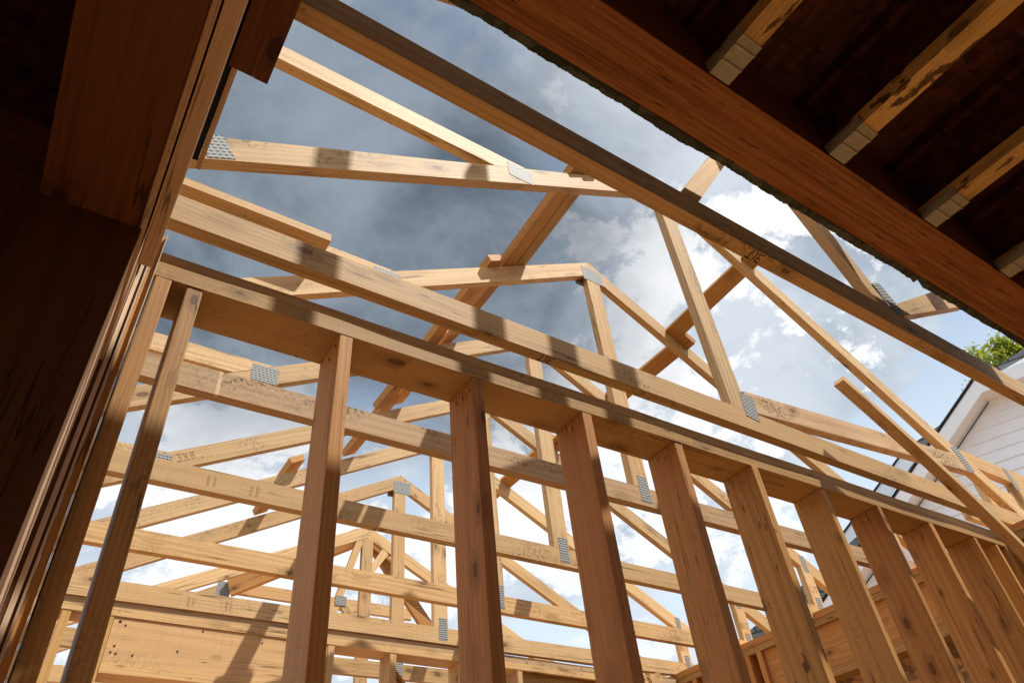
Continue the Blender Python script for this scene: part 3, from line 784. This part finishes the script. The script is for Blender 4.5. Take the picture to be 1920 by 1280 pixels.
d2_ = box('shade_deck', W['osb_dark'], None, -0.19, 0.40, -1.19, -0.177, ZB+0.2415, ZB+0.260, axis='y', bevel=0)  # added out of view to block sun from the left jamb
tag(d2_, 'unseen dark panel added behind the floor deck to keep sun off the jamb', 'floor deck')
bw = box('shade_wall', W['osb_dark'], None, -0.19, 4.05, -1.21, -1.198, -ZC+0.001, 1.60, bevel=0)  # added out of view to cut light bouncing off the floor
tag(bw, 'unseen dark strand board wall added behind the viewer to shade the floor', 'wall')
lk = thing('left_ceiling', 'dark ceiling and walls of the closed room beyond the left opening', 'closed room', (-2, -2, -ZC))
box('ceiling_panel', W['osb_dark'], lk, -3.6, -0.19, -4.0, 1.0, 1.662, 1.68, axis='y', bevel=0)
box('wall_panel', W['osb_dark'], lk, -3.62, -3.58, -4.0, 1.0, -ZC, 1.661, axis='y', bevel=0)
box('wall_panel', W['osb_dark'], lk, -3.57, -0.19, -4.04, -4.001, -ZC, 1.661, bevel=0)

# ------------------------------------------------------------------ left opening: header, jamb and sheathing edges
lo = thing('framed_opening', 'dark framed opening with thick header and jamb filling the left side', 'framed opening', (-0.11, 0.9, -ZC))
ZH = 0.937
box('header', W['fir_dark'], lo, -0.185, -0.0435, -3.0, 1.30, ZH, ZH+0.24, axis='y', bevel=0.004)
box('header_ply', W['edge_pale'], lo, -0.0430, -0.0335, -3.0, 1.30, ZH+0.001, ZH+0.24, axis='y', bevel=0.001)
box('jamb_stud', W['fir_dark'], lo, -0.183, -0.039, 0.900, 0.918, -ZC+0.001, ZH-0.001, axis='z', bevel=0.004)  # thin dark front, its shade put into the wood colour
box('jamb_stud', W['edge_pale'], lo, -0.183, -0.039, 0.919, 1.31, -ZC+0.001, ZH-0.001, axis='z', bevel=0.004)  # same jamb in a pale colour, for its sunlit side
for (x0, x1, ya, yb, z1, m_) in ((-0.0388, -0.0322, 1.272, 1.31, 1.20, 'fir_dark'), (-0.0317, -0.0236, 1.270, 1.31, 1.33, 'edge_pale'), (-0.0231, -0.0192, 1.276, 1.31, 1.30, 'fir_dark'),  # dark strips paint shaded gaps, pale ones paint sunlit edges
                                 (-0.0188, -0.0152, 1.270, 1.31, 1.33, 'edge_pale'), (-0.0147, -0.0016, 1.278, 1.31, 1.33, 'fir'), (-0.0012, 0.0008, 1.268, 1.305, 1.33, 'edge_pale'),
                                 (0.0011, 0.0040, 1.290, 1.310, 1.20, 'paper')):  # black strip painted in for the dark gap beside the stud
    box('sheathing_edge', W[m_], lo, x0, x1, ya, yb, -ZC+0.002, z1, axis='z', bevel=0.0008)
box('light_seal_board', W['fir_dark'], lo, -0.185, -0.032, -4.0, 1.0, 1.338, 1.66, axis='y', bevel=0)  # hidden filler added to stop sun leaking in over the header
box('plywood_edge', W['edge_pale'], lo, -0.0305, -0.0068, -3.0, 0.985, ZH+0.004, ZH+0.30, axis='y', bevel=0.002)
box('top_plate', W['fir_dark'], lo, -0.185, -0.030, -3.0, 1.305, ZH+0.243, ZH+0.40, axis='y', bevel=0.003)
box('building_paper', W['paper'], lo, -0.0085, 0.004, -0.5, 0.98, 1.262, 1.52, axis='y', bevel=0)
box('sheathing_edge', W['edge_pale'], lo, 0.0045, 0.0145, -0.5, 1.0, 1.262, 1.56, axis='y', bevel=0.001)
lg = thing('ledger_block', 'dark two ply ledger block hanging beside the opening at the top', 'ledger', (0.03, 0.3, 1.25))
box('board', W['fir_dark'], lg, -0.002, 0.043, -1.2, 0.742, 1.25, 1.40, axis='y', bevel=0.003)
box('board', W['fir_dark'], lg, 0.0435, 0.069, -1.2, 0.744, 1.252, 1.40, axis='y', bevel=0.003)
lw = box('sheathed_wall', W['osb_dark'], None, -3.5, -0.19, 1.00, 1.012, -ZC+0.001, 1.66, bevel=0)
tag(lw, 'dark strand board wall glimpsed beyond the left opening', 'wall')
st = thing('inner_framing', 'dim rough boards against the strand board wall at the far left', 'framing', (-0.3, 0.98, -ZC))
box('rail', W['fir_dark'], st, -3.4, -0.192, 0.955, 0.998, 1.02, 1.16)
box('stud', W['fir_dark'], st, -0.262, -0.192, 0.957, 0.998, -ZC+0.001, 1.018, axis='z')

# ------------------------------------------------------------------ neighbouring house
D_IMG = Vector((0.37251508, -0.92802614, 0.0))      # along the house wall, to the right in view
BACK = Vector((0.92802614, 0.37251508, 0.0))        # away from us
H0 = Vector((9.0, 2.637, 4.089))
ZG = -ZC-0.154-H0.z                                  # ground, measured from H0
def hw(u, z, b=0.0): return H0 + D_IMG*u + BACK*b + Vector((0, 0, z))
house = thing('house', 'white sided neighbouring house with grey shingle roof at the right edge', 'house', (9.0, 2.6, -ZC-0.15))
def hslab(name, mat, pts, b0, b1, bevel=0.0):
    bm = bmesh.new()
    a = [bm.verts.new(hw(u, z, b0)) for u, z in pts]; c = [bm.verts.new(hw(u, z, b1)) for u, z in pts]; n = len(pts)
    bm.faces.new(a); bm.faces.new(c[::-1])
    for i in range(n): bm.faces.new((a[i], a[(i+1) % n], c[(i+1) % n], c[i]))
    return emit(name, bm, W[mat], house, D_IMG, (0, 0, 1), H0, bevel)
SL = 0.746
def left_u(z): return max(-3.2, 0.24-(0.50-z)/SL)
bm = bmesh.new(); z = 0.46+0.1455
while z > ZG:
    zb = z-0.1455
    ul_t, ul_b = left_u(z), left_u(zb)
    q = [bm.verts.new(p) for p in (hw(ul_b, zb, -0.022), hw(7.5, zb, -0.022), hw(7.5, z, 0.0), hw(ul_t, z, 0.0))]
    bm.faces.new(q)
    q2 = [bm.verts.new(p) for p in (hw(ul_b, zb, 0.0), hw(7.5, zb, 0.0), hw(7.5, zb, -0.022), hw(ul_b, zb, -0.022))]
    bm.faces.new(q2)
    z = zb
emit('siding', bm, W['vinyl'], house, D_IMG, (0, 0, 1), H0, 0)
hslab('wall', 'vinyl', [(-3.19, ZG), (7.5, ZG), (7.5, 0.66), (0.30, 0.50), (0.20, 0.42), (-3.19, -2.10)], 0.02, 6.0)
RK = [(-3.4, 0.65-SL*3.61), (0.21, 0.65), (7.6, 0.70)]
def band(name, mat, line, dz0, dz1, b0, b1):
    up = [(u, z+dz1) for u, z in line]; lo = [(u, z+dz0) for u, z in line]
    return hslab(name, mat, lo+up[::-1], b0, b1)
band('fascia', 'alum', RK, -0.205, -0.030, -0.37, -0.35)
band('drip_edge', 'paper', RK[:2], -0.029, 0.007, -0.38, -0.34)
band('roof', 'shingle', RK[:2], 0.008, 0.024, -0.36, 6.4)
bm = bmesh.new()
for (u0, z0), (u1, z1) in zip(RK, RK[1:]):
    i0, i1 = (u0+0.03, z0-0.17), (u1+0.03, z1-0.17 if u1 < 1 else z1-0.24)
    if u1 > 1: i0 = (u0+0.03, z0-0.17)
    bm.faces.new([bm.verts.new(p) for p in (hw(u0, z0-0.205, -0.35), hw(u1, z1-0.205, -0.35), hw(*i1, -0.005), hw(*i0, -0.005))])
emit('soffit', bm, W['soffit'], house, D_IMG, (0, 0, 1), H0, 0)
vent = [(u+0.05, z-0.185) for u, z in RK[:2]]
band('vent_strip', 'paper', vent, -0.006, 0.006, -0.035, -0.025)
band('fascia', 'alum', [(-2.5, 0.02), (-0.64, 1.315)], -0.24, 0.0, 2.0, 2.03)
band('drip_edge', 'paper', [(-2.5, 0.02), (-0.64, 1.315)], 0.001, 0.03, 1.98, 2.05)
hslab('roof', 'shingle', [(-2.6, -0.45), (-0.66, 1.02), (-0.64, 1.30), (-0.10, 1.46), (0.6, 1.40), (0.3, 0.7), (-1.8, -0.9)], 2.08, 2.3)
hslab('roof', 'shingle', [(-4.3, -1.40), (-3.21, -0.97), (-1.86, -0.38), (-1.55, -0.60), (-3.0, -1.9), (-4.3, -2.2)], 0.55, 0.75)

hslab('roof', 'shingle', [(0.62, 1.50), (0.74, 1.68), (1.21, 1.79), (6.0, 2.60), (6.0, 2.46), (1.13, 1.63), (0.79, 1.57)], 1.5, 1.9)
hslab('fascia', 'alum', [(0.55, 0.80), (0.62, 1.46), (0.79, 1.565), (1.13, 1.625), (6.0, 2.45), (6.0, 0.80)], 1.44, 1.48)

# ------------------------------------------------------------------ trees behind the house
def leafy(name, label, base, top, clumps, seed, leaf=0.07, count=60):
    R = random.Random(seed)
    t = thing(name, label, 'tree', base)
    bm = bmesh.new()
    def limb(p0, p1, ra, rb):
        d = (Vector(p1)-Vector(p0)); q = d.to_track_quat('Z', 'Y').to_matrix().to_4x4()
        bmesh.ops.create_cone(bm, cap_ends=True, segments=8, radius1=ra, radius2=rb, depth=d.length,
                              matrix=Matrix.Translation((Vector(p0)+Vector(p1))/2) @ q)
    limb(base, top, 0.20, 0.07)
    for c, r in clumps:
        k = R.uniform(0.55, 0.95); mid = Vector(base).lerp(Vector(top), k)
        limb(mid, c, 0.045, 0.012)
    emit('trunk', bm, W['bark'], t, (1, 0, 0), (0, 0, 1), base, 0)
    bm = bmesh.new()
    for c, r in clumps:
        for _ in range(count):
            d = Vector((R.gauss(0, 1), R.gauss(0, 1), R.gauss(0, 1))).normalized()*r*R.uniform(0.2, 1.0)**0.5
            tw = Vector(c)+d
            for _k in range(R.choice((3, 4, 5))):
                o = tw+Vector((R.gauss(0, 1), R.gauss(0, 1), R.gauss(0, 1)))*leaf*0.8
                a = Vector((R.gauss(0, 1), R.gauss(0, 1), R.gauss(0, 0.7))).normalized()
                s_ = a.orthogonal().normalized(); s_.rotate(Matrix.Rotation(R.uniform(0, 6.28), 3, a))
                L = leaf*R.uniform(0.7, 1.3); wd = L*0.27
                n = a.cross(s_)*L*0.10
                v = [bm.verts.new(p) for p in (o, o+a*L*0.35+s_*wd+n, o+a*L, o+a*L*0.35-s_*wd+n)]
                m = bm.verts.new(o+a*L*0.45)
                bm.faces.new((v[0], v[1], m)); bm.faces.new((v[1], v[2], m)); bm.faces.new((v[2], v[3], m)); bm.faces.new((v[3], v[0], m))
    emit('crown', bm, W['leaf'], t, (1, 0, 0), (0, 0, 1), base, 0)
R0 = random.Random(11)
cl = []
C0 = Vector((15.0, 3.35, 8.15))
for i in range(52):
    yy = R0.uniform(-2.6, 0.62); top_ = 0.50-0.42*abs(yy+0.35)**1.3*0.5
    cl.append((C0+Vector((R0.uniform(-0.7, 0.9), yy, R0.uniform(-1.1, top_))), R0.uniform(0.16, 0.36)))
leafy('broadleaf_tree', 'sunlit yellow green tree crown rising over the house roof', (15.4, 2.4, -ZC-0.15), (15.2, 2.9, 7.8), cl, 5, 0.085, 110)
cl = [(Vector((14.2, 4.35, 6.85)), 0.20), (Vector((14.3, 4.0, 6.6)), 0.3), (Vector((14.1, 4.75, 6.55)), 0.14), (Vector((14.3, 3.7, 6.9)), 0.2), (Vector((14.4, 4.9, 6.2)), 0.2)]
leafy('broadleaf_tree', 'small darker tree top peeping past the left slope of the house roof', (14.5, 4.2, -ZC-0.15), (14.3, 4.2, 6.3), cl, 6)
